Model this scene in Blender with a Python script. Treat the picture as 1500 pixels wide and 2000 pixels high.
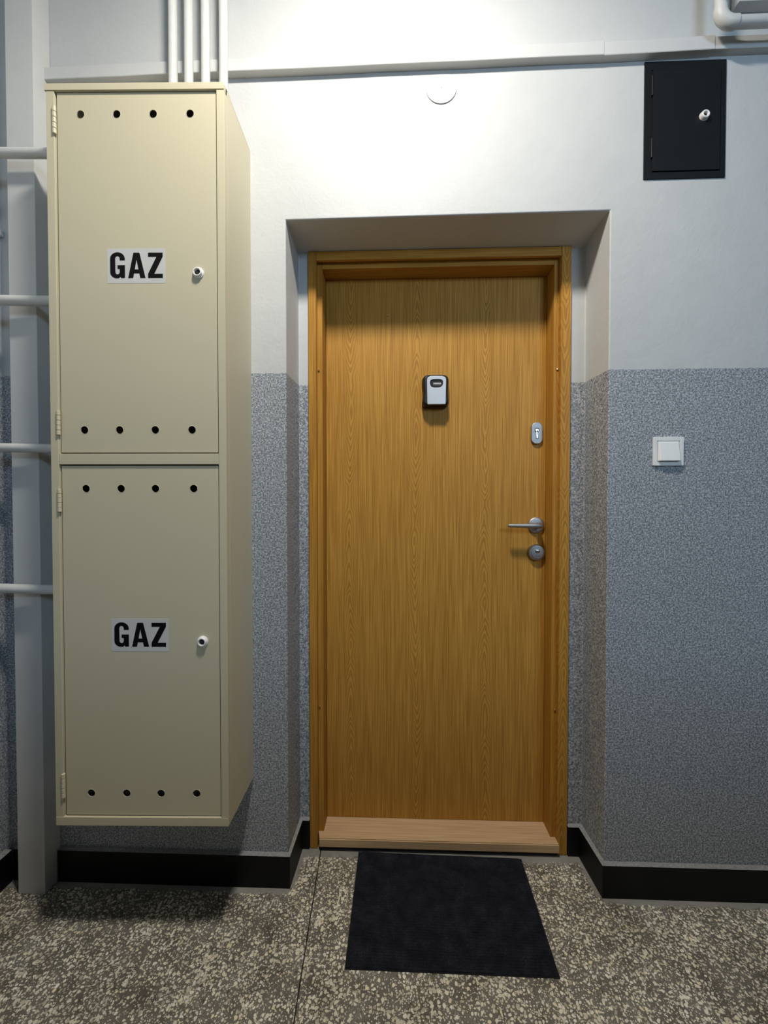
import bpy, bmesh, math, random
from mathutils import Vector, Matrix
random.seed(4)
PI = math.pi
for o in list(bpy.data.objects): bpy.data.objects.remove(o)
S = bpy.context.scene
COL = S.collection

# ------------------------------------------------------------------ camera, world, exposure
cam_d = bpy.data.cameras.new('camera'); cam = bpy.data.objects.new('camera', cam_d); COL.objects.link(cam)
cam_d.sensor_fit = 'VERTICAL'; cam_d.sensor_height = 36.0; cam_d.lens = 13.68; cam_d.shift_y = 0.004
cam_d.clip_start = 0.02
cam.location = (0, 0, 1.15)
cam.rotation_euler = (math.radians(90 - 0.95), 0, math.atan(24/760))
S.camera = cam
S.view_settings.view_transform = 'Standard'; S.view_settings.look = 'None'
S.view_settings.gamma = 1.0; S.view_settings.use_curve_mapping = False
S.view_settings.exposure = 0.12
W = bpy.data.worlds.new('world'); S.world = W; W.use_nodes = True
W.node_tree.nodes['Background'].inputs[0].default_value = (0.5, 0.6, 0.8, 1)
W.node_tree.nodes['Background'].inputs[1].default_value = 0.05
LAMP_MAIN = dict(loc=(-0.03, 0.44, 2.88), r=0.11, glow=262.0, color=(1.0, 0.955, 0.875))
WINDOW = dict(x0=1.1, x1=2.3, z0=2.15, z1=2.85, glow=16.5, color=(0.50, 0.73, 1.0))   # daylight from a high stair window far behind the viewer

# ------------------------------------------------------------------ helpers
def link(o, parent=None):
    COL.objects.link(o)
    if parent is not None: o.parent = parent
    return o
def empty(name, loc=(0, 0, 0)):
    o = bpy.data.objects.new(name, None); COL.objects.link(o); o.location = loc
    o.empty_display_size = 0.05
    return o
def tag(o, label=None, cat=None, group=None, kind=None):
    if label: o['label'] = label
    if cat: o['category'] = cat
    if group: o['group'] = group
    if kind: o['kind'] = kind
    return o
def smooth(me, ang=35):
    for p in me.polygons: p.use_smooth = True
    try: me.set_sharp_from_angle(angle=math.radians(ang))
    except Exception: pass
def obj(name, bm, mats, parent=None, sm=True):
    """one bmesh -> one object; coordinates in bm are world coordinates, made local to the parent Empty"""
    me = bpy.data.meshes.new(name)
    bmesh.ops.recalc_face_normals(bm, faces=bm.faces)
    off = Vector((0, 0, 0))
    p = parent
    while p is not None:
        off += p.location; p = p.parent
    if parent is not None: bmesh.ops.translate(bm, verts=bm.verts, vec=-off)
    bm.to_mesh(me); bm.free()
    for m in (mats if isinstance(mats, (list, tuple)) else [mats]): me.materials.append(m)
    o = link(bpy.data.objects.new(name, me), parent)
    if sm:
        smooth(me)
        w = o.modifiers.new('normals', 'WEIGHTED_NORMAL'); w.keep_sharp = True; w.weight = 100
    return o
def B(): return bmesh.new()
def box(bm, x0, x1, y0, y1, z0, z1, bev=0.0, seg=2, mat=0):
    t = bmesh.new()
    bmesh.ops.create_cube(t, size=1)
    for v in t.verts:
        v.co = Vector((x0 + (v.co.x + .5)*(x1-x0), y0 + (v.co.y + .5)*(y1-y0), z0 + (v.co.z + .5)*(z1-z0)))
    if bev: bmesh.ops.bevel(t, geom=list(t.edges), offset=bev, segments=seg, profile=.5, affect='EDGES')
    merge(bm, t, mat)
def merge(bm, t, mat=0):
    vm = {v: bm.verts.new(v.co) for v in t.verts}
    for f in t.faces:
        try:
            nf = bm.faces.new([vm[v] for v in f.verts]); nf.material_index = mat
        except ValueError: pass
    t.free()
def quad(bm, *pts, mat=0):
    f = bm.faces.new([bm.verts.new(p) for p in pts]); f.material_index = mat; return f
def tube(bm, pts, r, n=20, cap=True, mat=0):
    """swept circle through points; r number or list"""
    pts = [Vector(p) for p in pts]; rings = []
    rs = r if isinstance(r, (list, tuple)) else [r]*len(pts)
    up = None
    for i, p in enumerate(pts):
        d = (pts[min(i+1, len(pts)-1)] - pts[max(i-1, 0)]).normalized()
        if up is None: up = Vector((0, 0, 1)) if abs(d.z) < .9 else Vector((0, 1, 0))
        a = d.cross(up).normalized(); up = a.cross(d).normalized()
        rings.append([bm.verts.new(p + (a*math.cos(2*PI*k/n) + up*math.sin(2*PI*k/n))*rs[i]) for k in range(n)])
    for i in range(len(rings)-1):
        for k in range(n):
            f = bm.faces.new((rings[i][k], rings[i][(k+1) % n], rings[i+1][(k+1) % n], rings[i+1][k])); f.material_index = mat
    if cap:
        for rg in (rings[0][::-1], rings[-1]):
            f = bm.faces.new(rg); f.material_index = mat
def lathe_y(bm, cx, cz, prof, n=32, mat=0, sx=1.0, sz=1.0):
    """profile of (radius, y) turned about the axis through (cx, *, cz) along Y"""
    rings = []
    for r, y in prof:
        if r < 1e-6: rings.append([bm.verts.new((cx, y, cz))])
        else: rings.append([bm.verts.new((cx + sx*r*math.cos(2*PI*k/n), y, cz + sz*r*math.sin(2*PI*k/n))) for k in range(n)])
    for a, b in zip(rings, rings[1:]):
        for k in range(n):
            k2 = (k+1) % n
            if len(a) == 1 and len(b) == 1: continue
            if len(a) == 1: vs = (a[0], b[k], b[k2])
            elif len(b) == 1: vs = (a[k], a[k2], b[0])
            else: vs = (a[k], a[k2], b[k2], b[k])
            f = bm.faces.new(vs); f.material_index = mat
def lathe_z(bm, cx, cy, prof, n=32, mat=0):
    t = bmesh.new(); lathe_y(t, 0, 0, prof, n)
    for v in t.verts: v.co = Vector((cx + v.co.x, cy + v.co.z, v.co.y))
    merge(bm, t, mat)
def circle(cx, cz, r, n=28): return [(cx + r*math.cos(2*PI*k/n), cz + r*math.sin(2*PI*k/n)) for k in range(n)]
def rrect(x0, x1, z0, z1, r, n=6):
    out = []
    for cx, cz, a0 in ((x1-r, z1-r, 0), (x0+r, z1-r, 90), (x0+r, z0+r, 180), (x1-r, z0+r, 270)):
        for k in range(n+1):
            a = math.radians(a0 + 90*k/n); out.append((cx + r*math.cos(a), cz + r*math.sin(a)))
    return out
def plate(bm, outer, holes, y_front, thick, bev=0.0, mat=0):
    """flat sheet in the XZ plane with real holes, front face at y_front, facing -Y"""
    cu = bpy.data.curves.new('tmp', 'CURVE'); cu.dimensions = '2D'; cu.fill_mode = 'BOTH'
    for loop in [outer] + list(holes):
        sp = cu.splines.new('POLY'); sp.points.add(len(loop)-1)
        for p, (x, z) in zip(sp.points, loop): p.co = (x, z, 0, 1)
        sp.use_cyclic_u = True
    cu.extrude = max(thick/2 - bev, 1e-5); cu.bevel_depth = bev; cu.bevel_resolution = 2 if bev else 0
    if bev: cu.offset = -bev
    o = bpy.data.objects.new('tmp', cu); COL.objects.link(o)
    dg = bpy.context.evaluated_depsgraph_get(); dg.update()
    me = bpy.data.meshes.new_from_object(o.evaluated_get(dg))
    t = bmesh.new(); t.from_mesh(me)
    for v in t.verts: v.co = Vector((v.co.x, y_front + thick/2 - v.co.z, v.co.y))
    bmesh.ops.remove_doubles(t, verts=t.verts, dist=1e-6)
    merge(bm, t, mat)
    bpy.data.objects.remove(o); bpy.data.curves.remove(cu); bpy.data.meshes.remove(me)
def dup(o, dx, dy, dz, parent=None):
    c = o.copy(); COL.objects.link(c); c.parent = parent if parent is not None else o.parent
    c.location = Vector(o.location) + Vector((dx, dy, dz)); return c

# ------------------------------------------------------------------ materials
def new_mat(name):
    m = bpy.data.materials.new(name); m.use_nodes = True
    nt = m.node_tree; b = nt.nodes['Principled BSDF']
    return m, nt, b
def N(nt, t, **kw):
    n = nt.nodes.new(t)
    for k, v in kw.items():
        if k in n.inputs: n.inputs[k].default_value = v
        else: setattr(n, k, v)
    return n
def L(nt, a, b): nt.links.new(a, b)
def math_n(nt, op, a, b=None, c=None):
    n = nt.nodes.new('ShaderNodeMath'); n.operation = op
    for i, v in enumerate((a, b, c)):
        if v is None: continue
        if isinstance(v, (int, float)): n.inputs[i].default_value = v
        else: L(nt, v, n.inputs[i])
    return n.outputs[0]
def mix_c(nt, fac, a, b, mode='MIX'):
    n = nt.nodes.new('ShaderNodeMix'); n.data_type = 'RGBA'; n.blend_type = mode
    for i, v in ((0, fac), (6, a), (7, b)):
        if isinstance(v, (int, float)): n.inputs[i].default_value = v
        elif isinstance(v, tuple): n.inputs[i].default_value = (*v, 1)[:4]
        else: L(nt, v, n.inputs[i])
    return n.outputs[2]
def ramp(nt, fac, stops, interp='LINEAR'):
    n = nt.nodes.new('ShaderNodeValToRGB'); n.color_ramp.interpolation = interp
    e = n.color_ramp.elements
    while len(e) < len(stops): e.new(.5)
    for k, (p, c) in enumerate(stops):
        e[k].position = p; e[k].color = (*c, 1) if len(c) == 3 else c
    L(nt, fac, n.inputs[0]); return n.outputs[0]
def smoothstep(nt, x, a, b):
    n = nt.nodes.new('ShaderNodeMapRange'); n.interpolation_type = 'SMOOTHSTEP'
    L(nt, x, n.inputs[0]); n.inputs[1].default_value = a; n.inputs[2].default_value = b
    return n.outputs[0]
def bump(nt, b, h, strength, dist):
    n = N(nt, 'ShaderNodeBump', Strength=strength, Distance=dist); L(nt, h, n.inputs['Height']); L(nt, n.outputs[0], b.inputs['Normal'])
def pos(nt):
    g = nt.nodes.new('ShaderNodeNewGeometry'); return g.outputs['Position']
def sep(nt, v):
    n = nt.nodes.new('ShaderNodeSeparateXYZ'); L(nt, v, n.inputs[0]); return n.outputs
def noise(nt, vec, scale, detail=2.0, rough=.5, vscale=None):
    if vscale:
        mp = nt.nodes.new('ShaderNodeMapping'); mp.inputs['Scale'].default_value = vscale; L(nt, vec, mp.inputs[0]); vec = mp.outputs[0]
    n = N(nt, 'ShaderNodeTexNoise', Scale=scale, Detail=detail, Roughness=rough); L(nt, vec, n.inputs['Vector']); return n.outputs['Fac']
def plain(name, col, rough=.5, metal=0.0, var=.06, nscale=30, bmp=.05, bscale=200, bdist=.0005, spec=.5):
    m, nt, b = new_mat(name); p = pos(nt)
    f = noise(nt, p, nscale, 3)
    c = ramp(nt, f, [(.3, tuple(x*(1-var) for x in col)), (.7, tuple(min(1, x*(1+var)) for x in col))])
    L(nt, c, b.inputs['Base Color']); b.inputs['Roughness'].default_value = rough; b.inputs['Metallic'].default_value = metal
    b.inputs['Specular IOR Level'].default_value = spec
    if bmp: bump(nt, b, noise(nt, p, bscale, 2), bmp, bdist)
    return m

def wall_mat():
    """white emulsion above, sponge-speckled grey dado below a hand-painted line"""
    m, nt, b = new_mat('wall_paint'); p = pos(nt); x, y, z = sep(nt, p)
    speck = noise(nt, p, 215, 1.5, .6)
    speck2 = noise(nt, p, 420, 1, .5)
    sp = math_n(nt, 'ADD', math_n(nt, 'MULTIPLY', speck, .75), math_n(nt, 'MULTIPLY', speck2, .25))
    dado = ramp(nt, sp, [(.37, (.135, .148, .165)), (.50, (.295, .312, .335)), (.63, (.56, .575, .60))])
    stain = noise(nt, p, 3.0, 4, .6)
    white = ramp(nt, stain, [(.3, (.52, .525, .515)), (.7, (.56, .565, .555))])
    wob = math_n(nt, 'MULTIPLY', math_n(nt, 'SUBTRACT', noise(nt, p, 60, 2), .5), .006)
    rec = math_n(nt, 'MULTIPLY', math_n(nt, 'SUBTRACT', y, 1.167), .055)
    edge = math_n(nt, 'SUBTRACT', math_n(nt, 'ADD', z, wob), rec)
    isw = smoothstep(nt, edge, 1.559, 1.5615)
    L(nt, mix_c(nt, isw, dado, white), b.inputs['Base Color'])
    b.inputs['Roughness'].default_value = .62; b.inputs['Specular IOR Level'].default_value = .3
    hb = math_n(nt, 'ADD', math_n(nt, 'MULTIPLY', noise(nt, p, 110, 3, .6), .6), math_n(nt, 'MULTIPLY', noise(nt, p, 14, 3), 2.0))
    bump(nt, b, hb, .55, .0018)
    return m
def white_paint(name='white_paint', col=(.585, .585, .57)):
    m, nt, b = new_mat(name); p = pos(nt)
    f = noise(nt, p, 6, 4, .6)
    L(nt, ramp(nt, f, [(.3, tuple(c*.96 for c in col)), (.7, tuple(c*1.03 for c in col))]), b.inputs['Base Color'])
    b.inputs['Roughness'].default_value = .5; b.inputs['Specular IOR Level'].default_value = .35
    bump(nt, b, noise(nt, p, 60, 3, .6), .25, .0012)
    return m
def terrazzo():
    m, nt, b = new_mat('terrazzo'); p = pos(nt); x, y, z = sep(nt, p)
    nz = N(nt, 'ShaderNodeTexNoise', Scale=60.0, Detail=1.0); L(nt, p, nz.inputs['Vector'])
    vm = nt.nodes.new('ShaderNodeVectorMath'); vm.operation = 'MULTIPLY_ADD'
    L(nt, nz.outputs['Color'], vm.inputs[0]); vm.inputs[1].default_value = (.010, .010, 0); L(nt, p, vm.inputs[2])
    cover = noise(nt, p, 9, 3, .6)
    def chips(scale, lo, hi, off):
        mp = nt.nodes.new('ShaderNodeMapping'); mp.inputs['Location'].default_value = (off, off*.7, 0); L(nt, vm.outputs[0], mp.inputs[0])
        v = N(nt, 'ShaderNodeTexVoronoi', Scale=scale, Randomness=1.0); v.voronoi_dimensions = '2D'; L(nt, mp.outputs[0], v.inputs['Vector'])
        r, g, bb = [nt.nodes.new('ShaderNodeSeparateColor') for _ in range(1)][0], None, None
        L(nt, v.outputs['Color'], r.inputs[0])
        th = math_n(nt, 'ADD', math_n(nt, 'MULTIPLY', r.outputs[0], hi-lo), lo)
        th = math_n(nt, 'ADD', th, math_n(nt, 'MULTIPLY', math_n(nt, 'SUBTRACT', cover, .5), .55))
        d = math_n(nt, 'SUBTRACT', th, v.outputs['Distance'])
        return smoothstep(nt, d, -.02, .03), r.outputs[1], r.outputs[2]
    c1, r1, s1 = chips(112, -.04, .50, 0.0)
    c2, r2, s2 = chips(205, -.10, .50, 3.3)
    mtx = ramp(nt, noise(nt, p, 14, 5, .65), [(.3, (.115, .104, .082)), (.5, (.180, .168, .138)), (.72, (.25, .24, .205))])
    cream = [(0, (.12, .09, .065)), (.02, (.12, .09, .065)), (.04, (.50, .45, .35)), (.35, (.80, .75, .61)), (.8, (.95, .91, .78)), (1, (.86, .76, .50))]
    k1 = ramp(nt, r1, cream); k2 = ramp(nt, r2, cream)
    # plain cement margin along the skirting and under the door sill
    jit = math_n(nt, 'MULTIPLY', math_n(nt, 'SUBTRACT', noise(nt, p, 40, 3), .5), .03)
    yy = math_n(nt, 'ADD', y, jit)
    out = math_n(nt, 'MAXIMUM', math_n(nt, 'LESS_THAN', x, -.322), math_n(nt, 'GREATER_THAN', x, .61))
    m1 = math_n(nt, 'MULTIPLY', smoothstep(nt, yy, 1.130, 1.140), out)
    m2 = smoothstep(nt, yy, 1.258, 1.270)
    marg = math_n(nt, 'MAXIMUM', m1, m2)
    xj = math_n(nt, 'ADD', x, jit)
    inn = smoothstep(nt, y, 1.15, 1.16)
    m3 = math_n(nt, 'MULTIPLY', inn, math_n(nt, 'MAXIMUM', smoothstep(nt, xj, .588, .598), math_n(nt, 'SUBTRACT', 1.0, smoothstep(nt, xj, -.312, -.300))))
    marg = math_n(nt, 'MAXIMUM', marg, m3)
    keep = math_n(nt, 'SUBTRACT', 1.0, marg)
    base = mix_c(nt, marg, mtx, (.31, .305, .28))
    col = mix_c(nt, math_n(nt, 'MULTIPLY', c2, math_n(nt, 'MULTIPLY', keep, .85)), base, k2)
    col = mix_c(nt, math_n(nt, 'MULTIPLY', c1, keep), col, k1)
    dirt = ramp(nt, noise(nt, p, 5, 5, .7), [(.35, (.62, .60, .57)), (.6, (1, 1, 1))])
    col = mix_c(nt, .8, col, dirt, 'MULTIPLY')
    L(nt, col, b.inputs['Base Color']); b.inputs['Roughness'].default_value = .55; b.inputs['Specular IOR Level'].default_value = .3
    bump(nt, b, math_n(nt, 'ADD', c1, noise(nt, p, 90, 3)), .15, .0008)
    return m
def oak(name, base_dark, base_light, cath=(), vertical=True, rough=.5):
    """oak-effect veneer; cath = list of (centre x, +1 peaks up / -1 peaks down)"""
    m, nt, b = new_mat(name); p = pos(nt); x, y, z = sep(nt, p)
    if vertical: vs = (1, 1, .018); along = z; across = x
    else: vs = (.018, 1, 1); along = x; across = z
    fine = noise(nt, p, 330, 2, .55, vs)
    mid = noise(nt, p, 120, 3, .6, vs)
    broad = noise(nt, p, 9, 2, .5, (1, 1, .25) if vertical else (.25, 1, 1))
    g = math_n(nt, 'ADD', math_n(nt, 'MULTIPLY', fine, .66), math_n(nt, 'MULTIPLY', mid, .34))
    wz = noise(nt, p, 7.0, 2, .5); wx = noise(nt, p, 30, 2, .5, (1, 1, .2))
    for cx, sg in cath:
        drift = math_n(nt, 'MULTIPLY', math_n(nt, 'SUBTRACT', noise(nt, p, 1.7, 1), .5), .03)
        dx = math_n(nt, 'ADD', math_n(nt, 'SUBTRACT', across, cx), math_n(nt, 'ADD', drift, math_n(nt, 'MULTIPLY', math_n(nt, 'SUBTRACT', wx, .5), .006)))
        d2 = math_n(nt, 'SQRT', math_n(nt, 'ADD', math_n(nt, 'MULTIPLY', dx, dx), .000006))
        fold = math_n(nt, 'SQRT', math_n(nt, 'ADD', math_n(nt, 'POWER', math_n(nt, 'ABSOLUTE', math_n(nt, 'SUBTRACT', along, 1.30+.13*sg)), 2.0), .0006))
        ph = math_n(nt, 'ADD', math_n(nt, 'DIVIDE', fold, .046*sg), math_n(nt, 'DIVIDE', d2, .0088))
        ph = math_n(nt, 'ADD', ph, math_n(nt, 'MULTIPLY', wz, 7.0))
        wv = math_n(nt, 'ADD', math_n(nt, 'MULTIPLY', math_n(nt, 'SINE', math_n(nt, 'MULTIPLY', ph, 2*PI)), .15), .49)
        w2 = math_n(nt, 'MULTIPLY', math_n(nt, 'SINE', math_n(nt, 'MULTIPLY', ph, 6*PI)), .05)
        wv = math_n(nt, 'ADD', wv, w2)
        wv = math_n(nt, 'ADD', math_n(nt, 'MULTIPLY', wv, .72), math_n(nt, 'MULTIPLY', fine, .28))
        e = math_n(nt, 'DIVIDE', math_n(nt, 'MULTIPLY', dx, dx), -.00034)
        mask = math_n(nt, 'POWER', 2.718, e)
        mn = nt.nodes.new('ShaderNodeMix'); L(nt, mask, mn.inputs[0]); L(nt, g, mn.inputs[2]); L(nt, wv, mn.inputs[3]); g = mn.outputs[0]
    g = math_n(nt, 'ADD', g, math_n(nt, 'MULTIPLY', math_n(nt, 'SUBTRACT', broad, .5), .05))
    col = ramp(nt, g, [(.30, base_dark), (.50, tuple((a+c)/2 for a, c in zip(base_dark, base_light))), (.68, base_light)])
    L(nt, col, b.inputs['Base Color']); b.inputs['Roughness'].default_value = rough; b.inputs['Specular IOR Level'].default_value = .18
    bump(nt, b, g, .08, .0006)
    return m
def carpet():
    m, nt, b = new_mat('mat_pile'); p = pos(nt)
    f = noise(nt, p, 700, 2, .7); g = noise(nt, p, 25, 4, .6)
    f2 = math_n(nt, 'ADD', math_n(nt, 'MULTIPLY', f, .7), math_n(nt, 'MULTIPLY', g, .3))
    L(nt, ramp(nt, f2, [(.38, (.006, .007, .010)), (.55, (.019, .021, .028)), (.72, (.07, .073, .085))]), b.inputs['Base Color'])
    b.inputs['Roughness'].default_value = .95; b.inputs['Specular IOR Level'].default_value = .1
    bump(nt, b, f, .8, .002)
    return m

M = {}
M['wall'] = wall_mat()
M['white'] = white_paint()
M['pipe'] = plain('pipe_paint', (.61, .61, .585), .45, var=.03, bmp=.2, bscale=90, bdist=.0006)
M['terrazzo'] = terrazzo()
M['black_skirting'] = plain('black_skirting', (.0032, .0040, .0046), .5, var=.2, nscale=12, bmp=.12, bscale=60, spec=.22)
M['cement'] = plain('cement_ledge', (.27, .27, .27), .8, var=.25, nscale=160, bmp=.4, bscale=220, bdist=.001)
M['cream'] = plain('cream_enamel', (.585, .53, .372), .45, var=.012, nscale=2.5, bmp=.03, bscale=260, bdist=.0003, spec=.4)
M['dark_inside'] = plain('dark_inside', (.03, .028, .022), .8)
M['white_plastic'] = plain('white_plastic', (.84, .83, .80), .35, var=.01, bmp=0)
M['black_letter'] = plain('black_letter', (.004, .004, .005), .6, bmp=0, spec=.12)
M['sticker'] = plain('sticker_film', (.60, .595, .57), .4, var=.02, bmp=0)
M['black_metal'] = plain('black_metal', (.0065, .008, .009), .55, var=.06, bmp=.06, spec=.22)
M['black_plastic'] = plain('black_plastic', (.006, .006, .006), .5, bmp=.15, bscale=500, bdist=.0002)
M['silver_paint'] = plain('silver_paint', (.56, .57, .59), .42, .35, var=.02, bmp=.05, bscale=700)
M['steel'] = plain('satin_steel', (.40, .385, .37), .5, 1.0, var=.03, bmp=.03, bscale=500, bdist=.0001)
M['chrome'] = plain('chrome', (.62, .61, .60), .28, 1.0, var=.02, bmp=0)
M['dark_hole'] = plain('dark_hole', (.004, .004, .004), .7, bmp=0)
M['brass'] = plain('brass', (.80, .60, .30), .3, 1.0, var=.03, bmp=0)
OD, OL = (.320, .140, .019), (.600, .320, .062)
M['oak_leaf'] = oak('oak_leaf', OD, OL, [(-.163, -1), (.069, 1), (.312, -1)])
M['oak_v'] = oak('oak_upright', (.305, .129, .015), (.565, .290, .052), [])
M['oak_vr'] = oak('oak_upright_figured', (.305, .129, .015), (.565, .290, .052), [(.552, -1)])
M['oak_h'] = oak('oak_crosswise', (.305, .129, .015), (.565, .290, .052), [], vertical=False)
M['sill'] = oak('bare_sill', (.44, .28, .145), (.68, .475, .275), [], vertical=False, rough=.65)
M['mat'] = carpet()
M['light_block_grey'] = plain('light_block_grey', (.03, .03, .03), .7)  # dark grey for the added light block, so it bounces little light
M['landing_wall'] = plain('landing_wall', (.10, .10, .10), .7)
M['ceiling'] = white_paint('ceiling_paint', (.20, .20, .195))
M['mat_back'] = plain('mat_rubber', (.010, .010, .012), .9)
def emit(name, color, strength):
    m = bpy.data.materials.new(name); m.use_nodes = True; nt = m.node_tree; nt.nodes.clear()
    e = N(nt, 'ShaderNodeEmission', Color=(*color, 1), Strength=strength); o = nt.nodes.new('ShaderNodeOutputMaterial')
    L(nt, e.outputs[0], o.inputs[0]); return m

# ------------------------------------------------------------------ the setting
XL, XR, YW, YB = -1.21, 4.60, 1.167, 1.305         # left wall, right wall, door wall, back of the door recess
YN, ZC = -2.4, 2.96                                  # near wall behind the viewer, ceiling
NL, NR, ZL = -.331, .622, 2.018                     # door recess
# floor: two cast slabs parted by a thin joint, on a dark bed
fl = empty('floor'); tag(fl, 'terrazzo floor with cream chips and one thin joint', kind='structure')
ja, jb = (-.2545, 1.30), (-.2010, .35); jn = (-.2010 + .0535*((.35-YN)/.95), YN-.1)
bm = B(); box(bm, XL-.1, XR+.1, YN-.1, 1.55, -.08, -.012); obj('floor_bed', bm, M['dark_inside'], fl)
def slab(pts):
    bm = B(); lo = [bm.verts.new((x, y, -.012)) for x, y in pts]; hi = [bm.verts.new((x, y, 0)) for x, y in pts]
    n = len(pts); bm.faces.new(hi); bm.faces.new(lo[::-1])
    for i in range(n): bm.faces.new((lo[i], lo[(i+1) % n], hi[(i+1) % n], hi[i]))
    return obj('terrazzo_slab', bm, M['terrazzo'], fl, sm=False)
g = .0017
slab([(XL-.1, YN-.1), (jn[0]-g, jn[1]), (jb[0]-g, jb[1]), (ja[0]-g, ja[1]), (ja[0]-.012-g, 1.55), (XL-.1, 1.55)])
slab([(jn[0]+g, jn[1]), (XR+.1, YN-.1), (XR+.1, 1.55), (ja[0]-.012+g, 1.55), (ja[0]+g, ja[1]), (jb[0]+g, jb[1])])
# door wall with its recess
bm = B()
V = {}
def v(x, y, z):
    k = (round(x, 5), round(y, 5), round(z, 5))
    if k not in V: V[k] = bm.verts.new(k)
    return V[k]
def fq(*pts): bm.faces.new([v(*p) for p in pts])
zl, zr = 2.0155, 2.0215                              # the lintel edge is a little out of level
fq((XL, YW, 0), (NL, YW, 0), (NL, YW, zl), (XL, YW, zl))
fq((XL, YW, zl), (NL, YW, zl), (NL, YW, ZC), (XL, YW, ZC))
fq((NL, YW, zl), (NR, YW, zr), (NR, YW, ZC), (NL, YW, ZC))
fq((NR, YW, 0), (XR, YW, 0), (XR, YW, zr), (NR, YW, zr))
fq((NR, YW, zr), (XR, YW, zr), (XR, YW, ZC), (NR, YW, ZC))
bl, br, zb = -.3275, .6195, 2.004
fq((NL, YW, 0), (bl, YB, 0), (bl, YB, zb), (NL, YW, zl))
fq((NR, YW, zr), (br, YB, zb), (br, YB, 0), (NR, YW, 0))
fq((NL, YW, zl), (bl, YB, zb), (br, YB, zb), (NR, YW, zr))
hl, hr, hz = -.272, .548, 1.984                      # rough opening behind the frame
fq((bl, YB, 0), (hl, YB, 0), (hl, YB, hz), (bl, YB, zb))
fq((hr, YB, 0), (br, YB, 0), (br, YB, zb), (hr, YB, hz))
fq((bl, YB, zb), (hl, YB, hz), (hr, YB, hz), (br, YB, zb))
fq((hl, YB, 0), (hl, 1.50, 0), (hl, 1.50, hz), (hl, YB, hz))
fq((hr, YB, hz), (hr, 1.50, hz), (hr, 1.50, 0), (hr, YB, 0))
fq((hl, YB, hz), (hl, 1.50, hz), (hr, 1.50, hz), (hr, YB, hz))
fq((hl, 1.50, 0), (hr, 1.50, 0), (hr, 1.50, hz), (hl, 1.50, hz))
wb = obj('wall_back', bm, M['wall'], sm=False); tag(wb, 'white wall over a speckled grey dado with the door recess', kind='structure')
md = wb.modifiers.new('edge', 'BEVEL'); md.width = .0035; md.segments = 3; md.limit_method = 'ANGLE'; md.angle_limit = math.radians(40)
for nm, bx in (('wall_left', (XL-.12, XL, YN-.12, YW+.3, 0, ZC)), ('wall_right', (XR, XR+.12, YN-.12, YW+.3, 0, ZC)), ('wall_front', (XL, XR, YN-.12, YN, 0, ZC))):
    bm = B(); box(bm, *bx); tag(obj(nm, bm, M['wall'] if nm == 'wall_left' else M['landing_wall'], sm=False), kind='structure')
bm = B(); box(bm, XL, XR, -.78, -.62, 0, 1.46, .004); tag(obj('added_light_block', bm, M['light_block_grey'], sm=False), 'unseen slab behind the viewer, added to keep window light off the floor', kind='structure')  # unseen slab, added to shade the floor and lower wall from the window
bm = B(); box(bm, XL-.12, XR+.12, YN-.12, YW+.4, ZC, ZC+.1); tag(obj('ceiling', bm, M['ceiling'], sm=False), kind='structure')
# black skirting with a raw cement top
def skirting(name, path, wallpath, zt=.098):
    """path = front line, wallpath = the wall line behind it (same count)"""
    bm = B(); n = len(path)
    f0 = [bm.verts.new((x, y, 0)) for x, y in path]; f1 = [bm.verts.new((x, y, zt)) for x, y in path]
    w0 = [bm.verts.new((x, y, 0)) for x, y in wallpath]; w1 = [bm.verts.new((x, y, zt + .002)) for x, y in wallpath]
    for i in range(n-1):
        bm.faces.new((f0[i], f0[i+1], f1[i+1], f1[i]))
        t = bm.faces.new((f1[i], f1[i+1], w1[i+1], w1[i])); t.material_index = 1
        bm.faces.new((w0[i], w0[i+1], w1[i+1], w1[i])); bm.faces.new((f0[i], f0[i+1], w0[i+1], w0[i]))
    for i in (0, n-1): bm.faces.new((f0[i], f1[i], w1[i], w0[i]))
    o = obj(name, bm, [M['black_skirting'], M['cement']], sm=False); tag(o, kind='structure'); return o
e = .0005
skirting('baseboard_back', [(-1.046, 1.152), (-.3215, 1.152), (-.3165, 1.290), (-.2935, 1.290)], [(-1.046, YW-e), (NL+e, YW-e), (bl+e, YB-e), (-.2935, YB-e)])
skirting('baseboard_back', [(XR, 1.152), (.6095, 1.152), (.6045, 1.290), (.5695, 1.290)], [(XR, YW-e), (NR-e, YW-e), (br-e, YB-e), (.5695, YB-e)])
skirting('baseboard_back', [(XL+.022, 1.152), (-1.131, 1.152)], [(XL+.022, YW-e), (-1.131, YW-e)])
skirting('baseboard_left', [(XL+.022, 1.150), (XL+.022, YN)], [(XL+e, 1.150), (XL+e, YN)])
skirting('baseboard_right', [(XR-.015, 1.150), (XR-.015, YN)], [(XR-e, 1.150), (XR-e, YN)])
skirting('baseboard_front', [(XL+.03, YN+.015), (XR-.03, YN+.015)], [(XL+.03, YN+e), (XR-.03, YN+e)])
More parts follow.
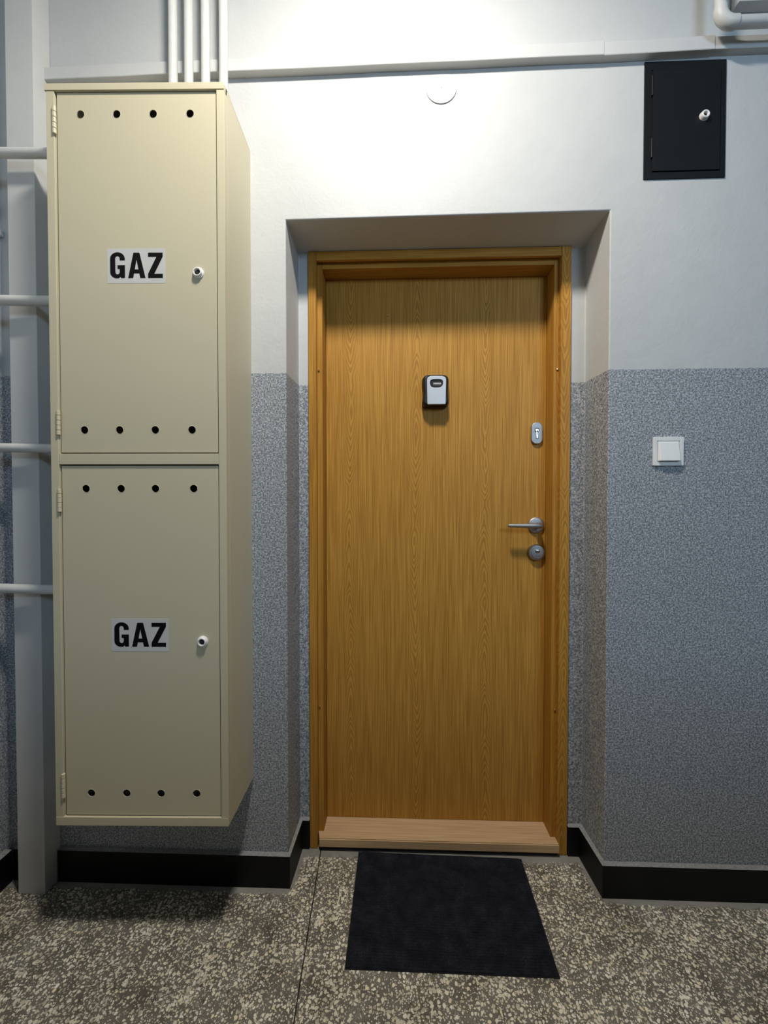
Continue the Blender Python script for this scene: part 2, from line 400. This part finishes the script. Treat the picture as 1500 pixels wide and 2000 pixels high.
# plaster band above the door, in three lengths that do not quite line up
tb = empty('trim_1', (0, YW, 2.46)); tag(tb, 'white plaster band running along the wall above the door', kind='structure')
def band(x0, x1, za0, za1, zt0, zt1, p0, p1):
    n = max(2, int((x1-x0)/.12)); bm = B(); rows = []
    for i in range(n+1):
        t = i/n; x = x0 + (x1-x0)*t; za = za0+(za1-za0)*t + random.uniform(-.0009, .0009); zt = zt0+(zt1-zt0)*t + random.uniform(-.001, .001); p = p0+(p1-p0)*t
        rows.append([bm.verts.new(q) for q in ((x, YW-.0003, za), (x, YW-p+.001, za), (x, YW-p, za+.0015), (x, YW-p, zt-.004), (x, YW-.0006, zt+.004))])
    for a, b_ in zip(rows, rows[1:]):
        for k in range(4): bm.faces.new((a[k], b_[k], b_[k+1], a[k+1]))
    bm.faces.new(rows[0]); bm.faces.new(rows[-1][::-1])
    return obj('plaster_strip', bm, M['white'], tb, sm=False)
band(-1.068, .5885, 2.430, 2.4415, 2.468, 2.483, .021, .0225)
band(.5888, .8955, 2.4415, 2.4465, 2.482, 2.488, .0208, .0215)
band(.8958, XR, 2.4495, 2.4495, 2.488, 2.488, .0190, .0190)
bm = B(); box(bm, XL+.0003, XL+.0115, .2, YW-.0005, 1.981, 1.999, .002)
tag(obj('trim_2', bm, M['white']), 'thin white strip on the left wall', kind='structure')

# ------------------------------------------------------------------ the flat door
dr = empty('door_1', (.138, 1.375, 0)); tag(dr, 'oak veneer flat door in an oak frame set back in the wall', kind='structure')
DL, DRr, DT = -.2485, .5205, 1.9575                 # clear opening between the stops
bm = B(); box(bm, DL+.0008, DRr-.0008, 1.375, 1.416, .0462, DT-.0008, .0008, 1); leaf = obj('door_leaf', bm, M['oak_leaf'], dr)
def L_stile(x_out, x_mid, x_in, mat):
    """frame upright: broad outer face, 20 mm step, then the stop"""
    s = 1 if x_in > x_out else -1
    pts = [(x_out, 1.3045), (x_out, 1.2945), (x_out + s*.0015, 1.293), (x_mid - s*.0015, 1.293), (x_mid, 1.2945), (x_mid, 1.313), (x_in - s*.0015, 1.313), (x_in, 1.3145), (x_in, 1.43), (x_mid, 1.43), (x_mid - s*.004, 1.3045)]
    return pts
def extr_z(pts, z0, z1):
    bm = B(); a = [bm.verts.new((x, y, z0)) for x, y in pts]; c = [bm.verts.new((x, y, z1)) for x, y in pts]; n = len(pts)
    for i in range(n): bm.faces.new((a[i], a[(i+1) % n], c[(i+1) % n], c[i]))
    bm.faces.new(a[::-1]); bm.faces.new(c); return bm
obj('frame_upright', extr_z(L_stile(-.2925, -.266, DL, 0), .002, 2.0035), M['oak_v'], dr, sm=False)
obj('frame_upright', extr_z(L_stile(.5680, .536, DRr, 0), .002, 2.0035), M['oak_vr'], dr, sm=False)
bm = B(); box(bm, -.2655, .5355, 1.293, 1.3045, 1.974, 2.0035, .0012); box(bm, DL+.0002, DRr-.0002, 1.313, 1.43, DT, 1.990, .0012); obj('frame_header', bm, M['oak_h'], dr)
# sill board, notched round the stops, with a dark gap under it
out = [(-.2575, 1.281), (.5365, 1.281), (.5355, 1.3125), (.5200, 1.3125), (.5200, 1.43), (-.2480, 1.43), (-.2480, 1.3125), (-.2655, 1.3125)]
bm = extr_z(out, .018, .0455); bmesh.ops.bevel(bm, geom=[e_ for e_ in bm.edges if all(abs(v_.co.y-1.281) < 1e-4 for v_ in e_.verts) and all(v_.co.z > .04 for v_ in e_.verts)], offset=.003, segments=2, affect='EDGES')
obj('door_sill', bm, M['sill'], dr, sm=False)
bm = B(); box(bm, -.262, .5335, 1.292, 1.43, .0005, .0178); obj('sill_gap_shade', bm, M['dark_inside'], dr)  # dark-coloured block stands for the shade in the gap under the sill
for x, z in ((-.2655, 1.6195), (.5355, 1.6145), (-.2655, .478), (.5355, .479)):
    s = 1 if x < 0 else -1
    bm = B(); lathe_y(bm, x + s*.0045, z, [(0, 1.3085), (.0025, 1.3088), (.0036, 1.3105), (.0036, 1.3128)], 12); obj('frame_screw', bm, M['brass'], dr)
bm = B(); lathe_y(bm, -.031, 1.829, [(0, 1.3715), (.0015, 1.372), (.002, 1.3735), (.002, 1.3749)], 10); obj('nail_head', bm, M['steel'], dr)
# security plate with cylinder
bm = B(); cx, cz = .4866, 1.4145
plate(bm, rrect(cx-.0195, cx+.0195, cz-.0378, cz+.0378, .0192, 10), [circle(cx, cz+.009, .0072, 16)], 1.3655, .0093, .0022); sp = obj('security_plate', bm, M['steel'], dr)
bm = B(); lathe_y(bm, cx, cz+.009, [(0, 1.364), (.0050, 1.3642), (.0066, 1.3655), (.0066, 1.374)], 20); box(bm, cx-.0048, cx+.0048, 1.3638, 1.374, cz-.020, cz+.004, .002); cy = obj('lock_cylinder', bm, M['chrome'], sp)
bm = B(); box(bm, cx-.0009, cx+.0009, 1.3632, 1.3645, cz-.006, cz+.011); box(bm, cx-.0026, cx+.0026, 1.3630, 1.3640, cz+.0055, cz+.0072); obj('key_slot', bm, M['dark_hole'], sp)
# lever handle
hx, hz_ = .4868, 1.0955
bm = B(); lathe_y(bm, hx, hz_, [(0, 1.3645), (.0185, 1.3645), (.0205, 1.3655), (.0225, 1.3655), (.0265, 1.3670), (.0280, 1.3690), (.0280, 1.3748)], 40); hd = obj('lever_rosette', bm, M['steel'], dr)
bm = B(); tube(bm, [(hx, 1.3645, hz_), (hx, 1.352, hz_), (hx, 1.336, hz_), (hx-.004, 1.3285, hz_), (hx-.013, 1.3255, hz_), (hx-.030, 1.3248, hz_), (hx-.060, 1.3248, hz_+.0003), (hx-.095, 1.3255, hz_+.0006), (hx-.1075, 1.3265, hz_+.0008), (hx-.1095, 1.3275, hz_+.0008)], [.0105, .0100, .0100, .0100, .0096, .0088, .0076, .0066, .0062, .0045], 20)
obj('lever', bm, M['steel'], hd)
# lower lock rosette
kx, kz = .4872, 1.0012
bm = B(); lathe_y(bm, kx, kz, [(0, 1.3565), (.0195, 1.3565), (.0210, 1.3575), (.0215, 1.3590), (.0245, 1.3595), (.0275, 1.3625), (.0283, 1.366), (.0283, 1.3748)], 40); kr = obj('lock_rosette', bm, M['steel'], dr)
bm = B(); lathe_y(bm, kx, kz+.006, [(0, 1.3535), (.0055, 1.3538), (.0070, 1.3548), (.0070, 1.3565)], 20, sx=1.15, sz=.8); obj('keyhole_cover', bm, M['chrome'], kr)
bm = B(); box(bm, kx-.0065, kx+.0065, 1.3557, 1.3566, kz-.0005, kz+.0030, .0004, 1); box(bm, kx-.009, kx+.009, 1.3561, 1.3566, kz-.0125, kz-.0117); obj('key_slot', bm, M['dark_hole'], kr)

# ------------------------------------------------------------------ gas meter cabinet
CX0, CX1, CZ0, CZ1, CY = -.8825, -.4325, .3312, 2.2205, .980
cab = empty('gas_meter_cabinet', (CX1, CY, CZ0)); tag(cab, 'tall cream metal cabinet with two vented doors hung beside the oak door', 'cabinet')
t = .0016; SW = .0202; RW = .0195
bm = B()
box(bm, CX0, CX0+t, CY+.0202, YW-.0035, CZ0, CZ1-.0178); box(bm, CX1-t, CX1, CY+.0202, YW-.0005, CZ0, CZ1-.0016)
box(bm, CX0+t, CX1-t, CY+.0202, YW-.0035, CZ0, CZ0+t); box(bm, CX0+t, CX1-t, YW-.0055, YW-.0035, CZ0+t, CZ1-.004)
box(bm, CX0+t, CX1-t, CY+.02, YW-.006, 1.2790, 1.2806)
obj('cabinet_shell', bm, M['cream'], cab, sm=False)
bm = B(); box(bm, CX0-.0035, CX1+.0002, CY+.0121, YW-.0035, CZ1-.0014, CZ1+.0005); box(bm, CX0-.0035, CX1, CY-.0015, CY+.012, CZ1-.0165, CZ1+.0005, .0010); obj('cabinet_top', bm, M['cream'], cab)
bm = B(); box(bm, CX0, CX0+SW, CY, CY+.020, CZ0, CZ1-.0172, .0012); obj('frame_upright', bm, M['cream'], cab)
bm = B(); box(bm, CX1-RW, CX1, CY, CY+.020, CZ0+.0222, CZ1-.0172, .0010); obj('frame_upright', bm, M['cream'], cab)
bm = B(); box(bm, CX0+.0005, CX1, CY-.0008, CY+.020, CZ0-.0005, CZ0+.0218, .0010); obj('frame_rail', bm, M['cream'], cab)
bm = B(); box(bm, CX0+SW+.0004, CX1-RW-.0004, CY+.0005, CY+.020, 1.2655, 1.2930, .0012); obj('frame_rail', bm, M['cream'], cab)
def letters():
    """G A Z as outlines in sign units (x 0..458, z 0..278 downwards), condensed bold"""
    G = []
    def arc(cx, cz, rx, rz, a0, a1, n=10): return [(cx + rx*math.cos(math.radians(a0+(a1-a0)*k/n)), cz + rz*math.sin(math.radians(a0+(a1-a0)*k/n))) for k in range(n+1)]
    G += [(140, 95)] + [(140, 90)] + arc(82, 82, 58, 52, -8, -180) + arc(82, 190, 58, 50, 180, 100)
    G += [(95, 238), (104, 226), (112, 238), (140, 236), (140, 134), (82, 134), (82, 164), (99, 164), (99, 188)]
    G += arc(82, 188, 17, 19, 0, 180, 8) + arc(82, 82, 18, 21, 180, 360, 8) + [(100, 95)]
    A1 = [(165, 238), (208, 34), (255, 34), (302, 238), (261, 238), (253, 200), (212, 200), (204, 238)]
    Ah = [(218, 168), (247, 168), (232, 88)]
    Z = [(323, 34), (438, 34), (438, 68), (371, 204), (438, 204), (438, 238), (322, 238), (322, 204), (389, 68), (323, 68)]
    return [(G, []), (A1, [Ah]), (Z, [])]
def cab_door(z0, z1, rows, sign, knob, hinges, dx=0):
    x0, x1, yd = CX0+SW+.0045, CX1-RW-.0033, CY+.0045
    p = []
    holes = [circle(hx_, z, .0095, 28) for xs, z in rows for hx_ in xs]
    bm = B(); plate(bm, rrect(x0, x1, z0, z1, .0012, 2), holes, yd, .0016)
    # folded returns of the sheet
    for bx in ((x0, x0+.0016, z0, z1), (x1-.0016, x1, z0, z1), (x0, x1, z0, z0+.0016), (x0, x1, z1-.0016, z1)):
        box(bm, bx[0], bx[1], yd+.0003, yd+.018, bx[2], bx[3])
    d = obj('cabinet_door', bm, M['cream'], cab)
    # rolled bright edges of the vents
    for xs, z in rows:
        for hx_ in xs:
            bm = B(); lathe_y(bm, hx_, z, [(.0095, yd+.0015), (.0095, yd), (.0099, yd-.0005), (.0105, yd-.0003), (.0108, yd+.0001)], 28); obj('vent_rim', bm, M['cream'], d)
    sx0, sx1, sz0, sz1 = sign
    bm = B(); plate(bm, [(sx0, sz0), (sx1, sz0), (sx1, sz1), (sx0, sz1)], [], yd-.0004, .0004, 0, 0)
    ux = (sx1-sx0)/458; uz = (sz1-sz0)/278
    for outer, hs in letters():
        cv = lambda q: [(sx0 + a*ux, sz1 - c_*uz) for a, c_ in q]
        plate(bm, cv(outer), [cv(h) for h in hs], yd-.0007, .0004, 0, 1)
    tag(obj('gas_sign', bm, [M['sticker'], M['black_letter']], d, sm=False), 'grey sticker reading GAZ in black letters')
    kx, kz = knob
    bm = B(); lathe_y(bm, kx, kz, [(.0076, yd-.0005), (.0076, yd-.0075), (.0082, yd-.0085), (.0102, yd-.0085), (.0112, yd-.0076), (.0116, yd-.0060), (.0118, yd-.0036), (.0138, yd-.0026), (.0142, yd)], 32)
    tag(obj('lock', bm, M['white_plastic'], d), 'white plastic lock barrel')
    bm = B(); lathe_y(bm, kx, kz, [(0, yd-.002), (.0077, yd-.002), (.0077, yd-.0015)], 20); box(bm, kx-.0030, kx+.0030, yd-.0055, yd-.002, kz-.0035, kz+.0025, .0008, 1); obj('lock_core', bm, M['dark_inside'], d)
    for ha, hb in hinges:
        bm = B(); n = 5; hl_ = (hb-ha)/n; xh = CX0+SW+.0014; yh = CY-.0008
        for k in range(n): tube(bm, [(xh, yh, ha+k*hl_+.0003), (xh, yh, ha+k*hl_+.0010), (xh, yh, ha+(k+1)*hl_-.0010), (xh, yh, ha+(k+1)*hl_-.0003)], [.0036, .0046, .0046, .0036], 14)
        obj('hinge', bm, M['cream'], d)
    return d
cab_door(1.2965, 2.2025, [((-.7985, -.7065, -.6140, -.5205), 2.1490), ((-.7985, -.7080, -.6165, -.5220), 1.3540)], (-.7350, -.5865, 1.7257, 1.8130), (-.5025, 1.7500), [(2.0955, 2.1640), (1.3400, 1.4025)])
cab_door(.3555, 1.2625, [((-.7965, -.7060, -.6175, -.5190), 1.2040), ((-.7925, -.7000, -.6105, -.5175), .4130)], (-.7350, -.5870, .7840, .8686), (-.4985, .8105), [(1.1440, 1.2030), (.4042, .4670)])
cab.rotation_euler.z = .0239                        # hung slightly askew: its left edge stands 11 mm further out
# ------------------------------------------------------------------ pipes
lab = ['thick white pipe running into the cabinet side, highest of four', 'white pipe running into the cabinet side, second from the top', 'thin white pipe running into the cabinet side, third from the top', 'white pipe running into the cabinet side, lowest of four']
for (z, r), l in zip(((2.1490, .0126), (1.7390, .0136), (1.3245, .0126), (.9235, .0134)), lab):
    bm = B(); tube(bm, [(XL+.001, 1.072, z+.004), (-1.05, 1.075, z), (CX0-.0015, 1.076, z-.004)], r, 24)
    tag(obj('gas_pipe', bm, M['pipe']), l, 'pipe', 'pipes entering the cabinet from the left')
lab = ['white upright pipe above the cabinet, leftmost of four', 'white upright pipe above the cabinet, second from the left', 'white upright pipe above the cabinet, third from the left', 'white upright pipe above the cabinet, rightmost of four']
for x, l in zip((-.6425, -.5965, -.5475, -.4955), lab):
    bm = B(); tube(bm, [(x, 1.120, CZ1+.001), (x+.0008, 1.120, 2.55), (x, 1.120, ZC-.0005)], .0122, 24)
    tag(obj('riser_pipe', bm, M['pipe']), l, 'pipe', 'pipes rising from the cabinet')
pp = empty('bent_pipe', (.885, 1.11, 2.475)); tag(pp, 'white pipe bending at the top right corner above the black box', 'pipe')
px_, pz_, R = .8810, 2.4750, .032
bm = B(); tube(bm, [(px_, 1.11, pz_+R), (px_, 1.11, ZC-.0005)], .0134, 24); obj('upright_pipe', bm, M['pipe'], pp)
bm = B(); tube(bm, [(px_+R, 1.11, pz_), (XR-.0005, 1.11, pz_)], .0134, 24); obj('level_pipe', bm, M['pipe'], pp)
bm = B(); tube(bm, [(px_, 1.11, pz_+R+.006)] + [(px_+R-R*math.cos(a_), 1.11, pz_+R-R*math.sin(a_)) for a_ in [PI/2*k_/10 for k_ in range(11)]] + [(px_+R+.010, 1.11, pz_)], .0158, 24); obj('elbow', bm, M['pipe'], pp)
bm = B(); box(bm, .955, 1.30, 1.139, YW-.0005, 2.5675, ZC-.0005, .0015); tag(obj('duct_casing', bm, M['white']), 'white boxed casing above the bent pipe in the top right corner', 'casing')
bm = B(); box(bm, -1.1300, -1.0470, 1.110, YW-.0005, 0, ZC-.0005, .0025)
pc = obj('pipe_casing', bm, M['white']); tag(pc, 'white square boxed post standing on the floor left of the cabinet', 'post')

# ------------------------------------------------------------------ round cap on the wall
cpx, cpz = .1312, 2.3845
bm = B(); pts_ = [q for q in circle(cpx, cpz, .0445, 64)]
cut = 2.4235
pts_ = [(a_, min(c_, cut + (a_-cpx)*.01)) for a_, c_ in pts_]
plate(bm, pts_, [], YW-.0028, .0026, .0008)
wc = obj('wall_cap', bm, M['white']); tag(wc, 'white round blanking cap on the wall under the plaster band', 'cap')
bm = B(); lathe_y(bm, cpx, cpz+.001, [(0, YW-.0032), (.0012, YW-.0032), (.0015, YW-.0028)], 12); obj('cap_screw', bm, M['cement'], wc)

# ------------------------------------------------------------------ black meter box
fb = empty('meter_box', (.831, YW, 2.105)); tag(fb, 'black metal meter box door high on the wall right of the door', 'box')
bx0, bx1, bz0, bz1, by = .7140, .9430, 2.1050, 2.4375, 1.1635
bm = B(); plate(bm, [(bx0, bz0), (bx1, bz0), (bx1, bz1), (bx0, bz1)], [[(bx0+.0195, bz0+.0185), (bx1-.0145, bz0+.0185), (bx1-.0145, bz1-.0245), (bx0+.0195, bz1-.0245)]], by, YW-.0003-by, .0005); obj('box_frame', bm, M['black_metal'], fb)
bm = B(); box(bm, bx0+.01, bx1-.01, YW-.0012, YW-.0003, bz0+.01, bz1-.01); obj('box_back', bm, M['dark_hole'], fb)
dx0, dx1, dz0, dz1 = bx0+.0225, bx1-.0170, bz0+.0205, bz1-.0270
bm = B(); box(bm, dx0, dx1, by-.0025, by+.0015, dz0, dz1, .0006); bd = obj('box_door', bm, M['black_metal'], fb)
for za, zb_ in ((2.3400, 2.3950), (2.1640, 2.2180)):
    bm = B(); tube(bm, [(dx0-.0012, by-.001, za), (dx0-.0012, by-.001, zb_)], .0030, 12); obj('hinge', bm, M['black_metal'], bd)
lx, lz = .8790, 2.2755; yd = by-.0025
bm = B(); lathe_y(bm, lx, lz, [(.0062, yd-.001), (.0062, yd-.0085), (.0070, yd-.0095), (.0100, yd-.0095), (.0110, yd-.0086), (.0116, yd-.0060), (.0128, yd)], 32); tag(obj('lock', bm, M['white_plastic'], bd), 'white plastic lock barrel')
bm = B(); lathe_y(bm, lx, lz, [(0, yd-.003), (.0063, yd-.003), (.0063, yd-.002)], 20); obj('lock_core', bm, M['dark_hole'], bd)

# ------------------------------------------------------------------ light switch
ls = empty('light_switch', (.795, YW, 1.278)); tag(ls, 'white square light switch on the grey dado right of the door', 'switch')
bm = B(); plate(bm, rrect(.7490, .8355, 1.2780, 1.3615, .0025, 4), [rrect(.7595, .8240, 1.2895, 1.3500, .001, 2)], YW-.0065, .0060, .0010); obj('switch_frame', bm, M['white_plastic'], ls)
bm = B(); box(bm, .757, .827, YW-.0040, YW-.001, 1.286, 1.354); obj('switch_base', bm, M['white_plastic'], ls)
bm = B()
xa, xb, za, zb_ = .7605, .8230, 1.2905, 1.3490
f0 = [(xa, YW-.0045, za), (xb, YW-.0045, za), (xb, YW-.0045, zb_), (xa, YW-.0045, zb_)]
f1 = [(xa+.003, YW-.0165, za+.0010), (xb-.003, YW-.0165, za+.0010), (xb-.004, YW-.0085, zb_-.003), (xa+.004, YW-.0085, zb_-.003)]
a = [bm.verts.new(q) for q in f0]; c = [bm.verts.new(q) for q in f1]
bm.faces.new(a[::-1]); bm.faces.new(c)
for i in range(4): bm.faces.new((a[i], a[(i+1) % 4], c[(i+1) % 4], c[i]))
bmesh.ops.bevel(bm, geom=list(bm.edges), offset=.0010, segments=2, affect='EDGES')
obj('switch_rocker', bm, M['white_plastic'], ls)

# ------------------------------------------------------------------ key safe on the door
ks = empty('key_safe', (.1345, 1.375, 1.50)); tag(ks, 'black and silver combination key safe mounted on the oak door', 'key safe')
def body_outline(grow=0.0, bot=1.5045):
    pts = []
    x0, x1, z0, z1 = .0893-grow, .1795+grow, bot-grow, 1.6125+grow
    cx = (x0+x1)/2; hw = (x1-x0)/2
    n = 40
    right = []
    for k_ in range(n+1):
        t = k_/n; z = z0 + (z1-z0)*t
        w = hw*(1 - .062*math.sin(PI*min(1, max(0, (t-.12)/.62)))**2)
        if t < .10: w -= .010*(1-t/.10)**2
        if t > .80:
            q = (t-.80)/.20; w -= hw*.46*(1-math.sqrt(max(0, 1-q**2.6)))
        right.append((cx+w, z))
    return right + [(2*cx-a_, c_) for a_, c_ in right[::-1]]
bm = B(); t_ = B()
prof = [(0.0, 1.3748), (0.0005, 1.358), (-.0010, 1.345), (-.0035, 1.3385), (-.0075, 1.3350)]
rings = []
for gr, yy in prof:
    rings.append([bm.verts.new((x, yy, z)) for x, z in body_outline(gr)])
n = len(rings[0])
for A_, C_ in zip(rings, rings[1:]):
    for i in range(n): bm.faces.new((A_[i], A_[(i+1) % n], C_[(i+1) % n], C_[i]))
bm.faces.new(rings[0][::-1]); bm.faces.new(rings[-1]); obj('safe_body', bm, M['black_plastic'], ks)
def face_outline():
    x0, x1, z0, z1 = .1036, .1690, 1.5078, 1.6035; cx = (x0+x1)/2; hw = (x1-x0)/2; right = []
    for k_ in range(31):
        t = k_/30; z = z0 + (z1-z0)*t
        w = hw*(.945 + .05*t + .04*(1-t)**2*0)
        if t < .03: w -= .0015*(1-t/.03)
        if t > .84:
            q = (t-.84)/.16; w -= hw*.42*(1-math.sqrt(max(0, 1-q**2.4)))
        right.append((cx+w, z))
    return right + [(2*cx-a_, c_) for a_, c_ in right[::-1]]
wx0, wx1, wz0, wz1 = .1140, .1582, 1.5635, 1.5935
wcx, wcz = (wx0+wx1)/2, 1.5800
def win():
    pts = []
    for k_ in range(48):
        a_ = 2*PI*k_/48; ca, sa = math.cos(a_), math.sin(a_)
        ex = abs(ca)**.62*math.copysign(1, ca)*(wx1-wx0)/2; ez = abs(sa)**(.70 if sa > 0 else 1.0)*math.copysign(1, sa)*(.0125 if sa > 0 else .0160)
        pts.append((wcx+ex, wcz+ez))
    return pts
bm = B(); plate(bm, face_outline(), [win()], 1.3318, .0042, .0010); fp = obj('safe_cover', bm, M['silver_paint'], ks)
bm = B(); box(bm, wx0-.001, wx1+.001, 1.3346, 1.3352, wz0-.0005, wz1); obj('dial_well', bm, M['dark_hole'], ks)
for k_ in range(4):
    dxk = wcx-.0085 + .0068*k_ + .0008
    bm = B(); tube(bm, [(dxk-.0027, 1.3363, 1.5765), (dxk-.0022, 1.3363, 1.5765), (dxk+.0022, 1.3363, 1.5765), (dxk+.0027, 1.3363, 1.5765)], [.0042, .0050, .0050, .0042], 20)
    dw = obj('number_wheel', bm, M['white_plastic'], ks)
    bm = B(); box(bm, dxk-.0013, dxk+.0013, 1.3308, 1.3316, 1.5738, 1.5762); box(bm, dxk-.0013, dxk+.0013, 1.3309, 1.3318, 1.5778, 1.5788); obj('wheel_mark', bm, M['black_letter'], dw)
bm = B(); box(bm, wcx-.0170, wcx-.0125, 1.3312, 1.3345, 1.5700, 1.5850, .0012); obj('open_slider', bm, M['black_plastic'], ks)

# ------------------------------------------------------------------ door mat, ribbed
dm = empty('doormat', (.140, 1.115, 0)); tag(dm, 'dark charcoal ribbed doormat on the terrazzo in front of the door', 'doormat')
c4 = [(-.1285, .9505), (.4020, .9475), (.4110, 1.2725), (-.1260, 1.2825)]   # near left, near right, far right, far left
def mp(u, w):
    a_ = [c4[0][i]+(c4[1][i]-c4[0][i])*u for i in (0, 1)]; b_ = [c4[3][i]+(c4[2][i]-c4[3][i])*u for i in (0, 1)]
    return a_[0]+(b_[0]-a_[0])*w, a_[1]+(b_[1]-a_[1])*w
bm = B(); lo = [bm.verts.new((*mp(u, w), .0004)) for u, w in ((0, 0), (1, 0), (1, 1), (0, 1))]; hi = [bm.verts.new((*mp(u, w), .0032)) for u, w in ((0, 0), (1, 0), (1, 1), (0, 1))]
bm.faces.new(hi); bm.faces.new(lo[::-1])
for i in range(4): bm.faces.new((lo[i], lo[(i+1) % 4], hi[(i+1) % 4], hi[i]))
obj('mat_backing', bm, M['mat_back'], dm, sm=False)
bm = B(); NR_, NS, NU = 46, 6, 40; grid = []
for j in range(NR_*NS+1):
    w = j/(NR_*NS); ph = (j % NS)/NS
    row = []
    for i in range(NU+1):
        u = i/NU; x, y = mp(.002+.996*u, .002+.996*w)
        zz = .0046 + .0022*math.sin(PI*ph)**.8 + random.uniform(-.0004, .0004)
        if i in (0, NU) or j in (0, NR_*NS): zz = .0030
        row.append(bm.verts.new((x, y + random.uniform(-.0003, .0003), zz)))
    grid.append(row)
for j in range(len(grid)-1):
    for i in range(NU): bm.faces.new((grid[j][i], grid[j][i+1], grid[j+1][i+1], grid[j+1][i]))
obj('ribbed_pile', bm, M['mat'], dm)

# ------------------------------------------------------------------ ceiling lamps (above and behind the view)
def lamp(name, label, loc, r, glow, color):
    """a plafond: opaque pan on the ceiling, glowing lower half dome"""
    x, y, z = loc
    lt = empty(name, (x, y, ZC)); tag(lt, label, 'lamp')
    bm = B(); lathe_z(bm, x, y, [(0, ZC-.0005), (.080, ZC-.0005), (.085, ZC-.02), (r+.006, z+.004), (r+.006, z-.003), (0, z+.002)], 40); obj('lamp_base', bm, M['white_plastic'], lt)
    bm = B(); lathe_z(bm, x, y, [(r, z-.001)] + [(r*math.cos(PI/2*k_/12), z-.004-.22*r*math.sin(PI/2*k_/12)) for k_ in range(13)], 40)
    obj('lamp_glass', bm, emit('glow', color, glow), lt)
lamp('ceiling_lamp', 'round white dome lamp on the ceiling just in front of the door', **LAMP_MAIN)
# stair window in the wall behind the viewer: frame, bars and a lit pane
wn = empty('window_1', ((WINDOW['x0']+WINDOW['x1'])/2, YN, WINDOW['z0'])); tag(wn, 'high stair window behind the viewer', kind='structure')
x0, x1, z0, z1 = (WINDOW[k_] for k_ in ('x0', 'x1', 'z0', 'z1'))
bm = B(); plate(bm, [(x0-.05, z0-.05), (x1+.05, z0-.05), (x1+.05, z1+.05), (x0-.05, z1+.05)], [[(x0, z0), ((x0+x1)/2-.02, z0), ((x0+x1)/2-.02, z1), (x0, z1)], [((x0+x1)/2+.02, z0), (x1, z0), (x1, z1), ((x0+x1)/2+.02, z1)]], YN+.002, .04)
obj('window_frame', bm, M['white_plastic'], wn, sm=False)
bm = B(); quad(bm, (x0, YN+.012, z0), (x0, YN+.012, z1), (x1, YN+.012, z1), (x1, YN+.012, z0)); o = obj('window_pane', bm, emit('daylight', WINDOW['color'], WINDOW['glow']), wn, sm=False)
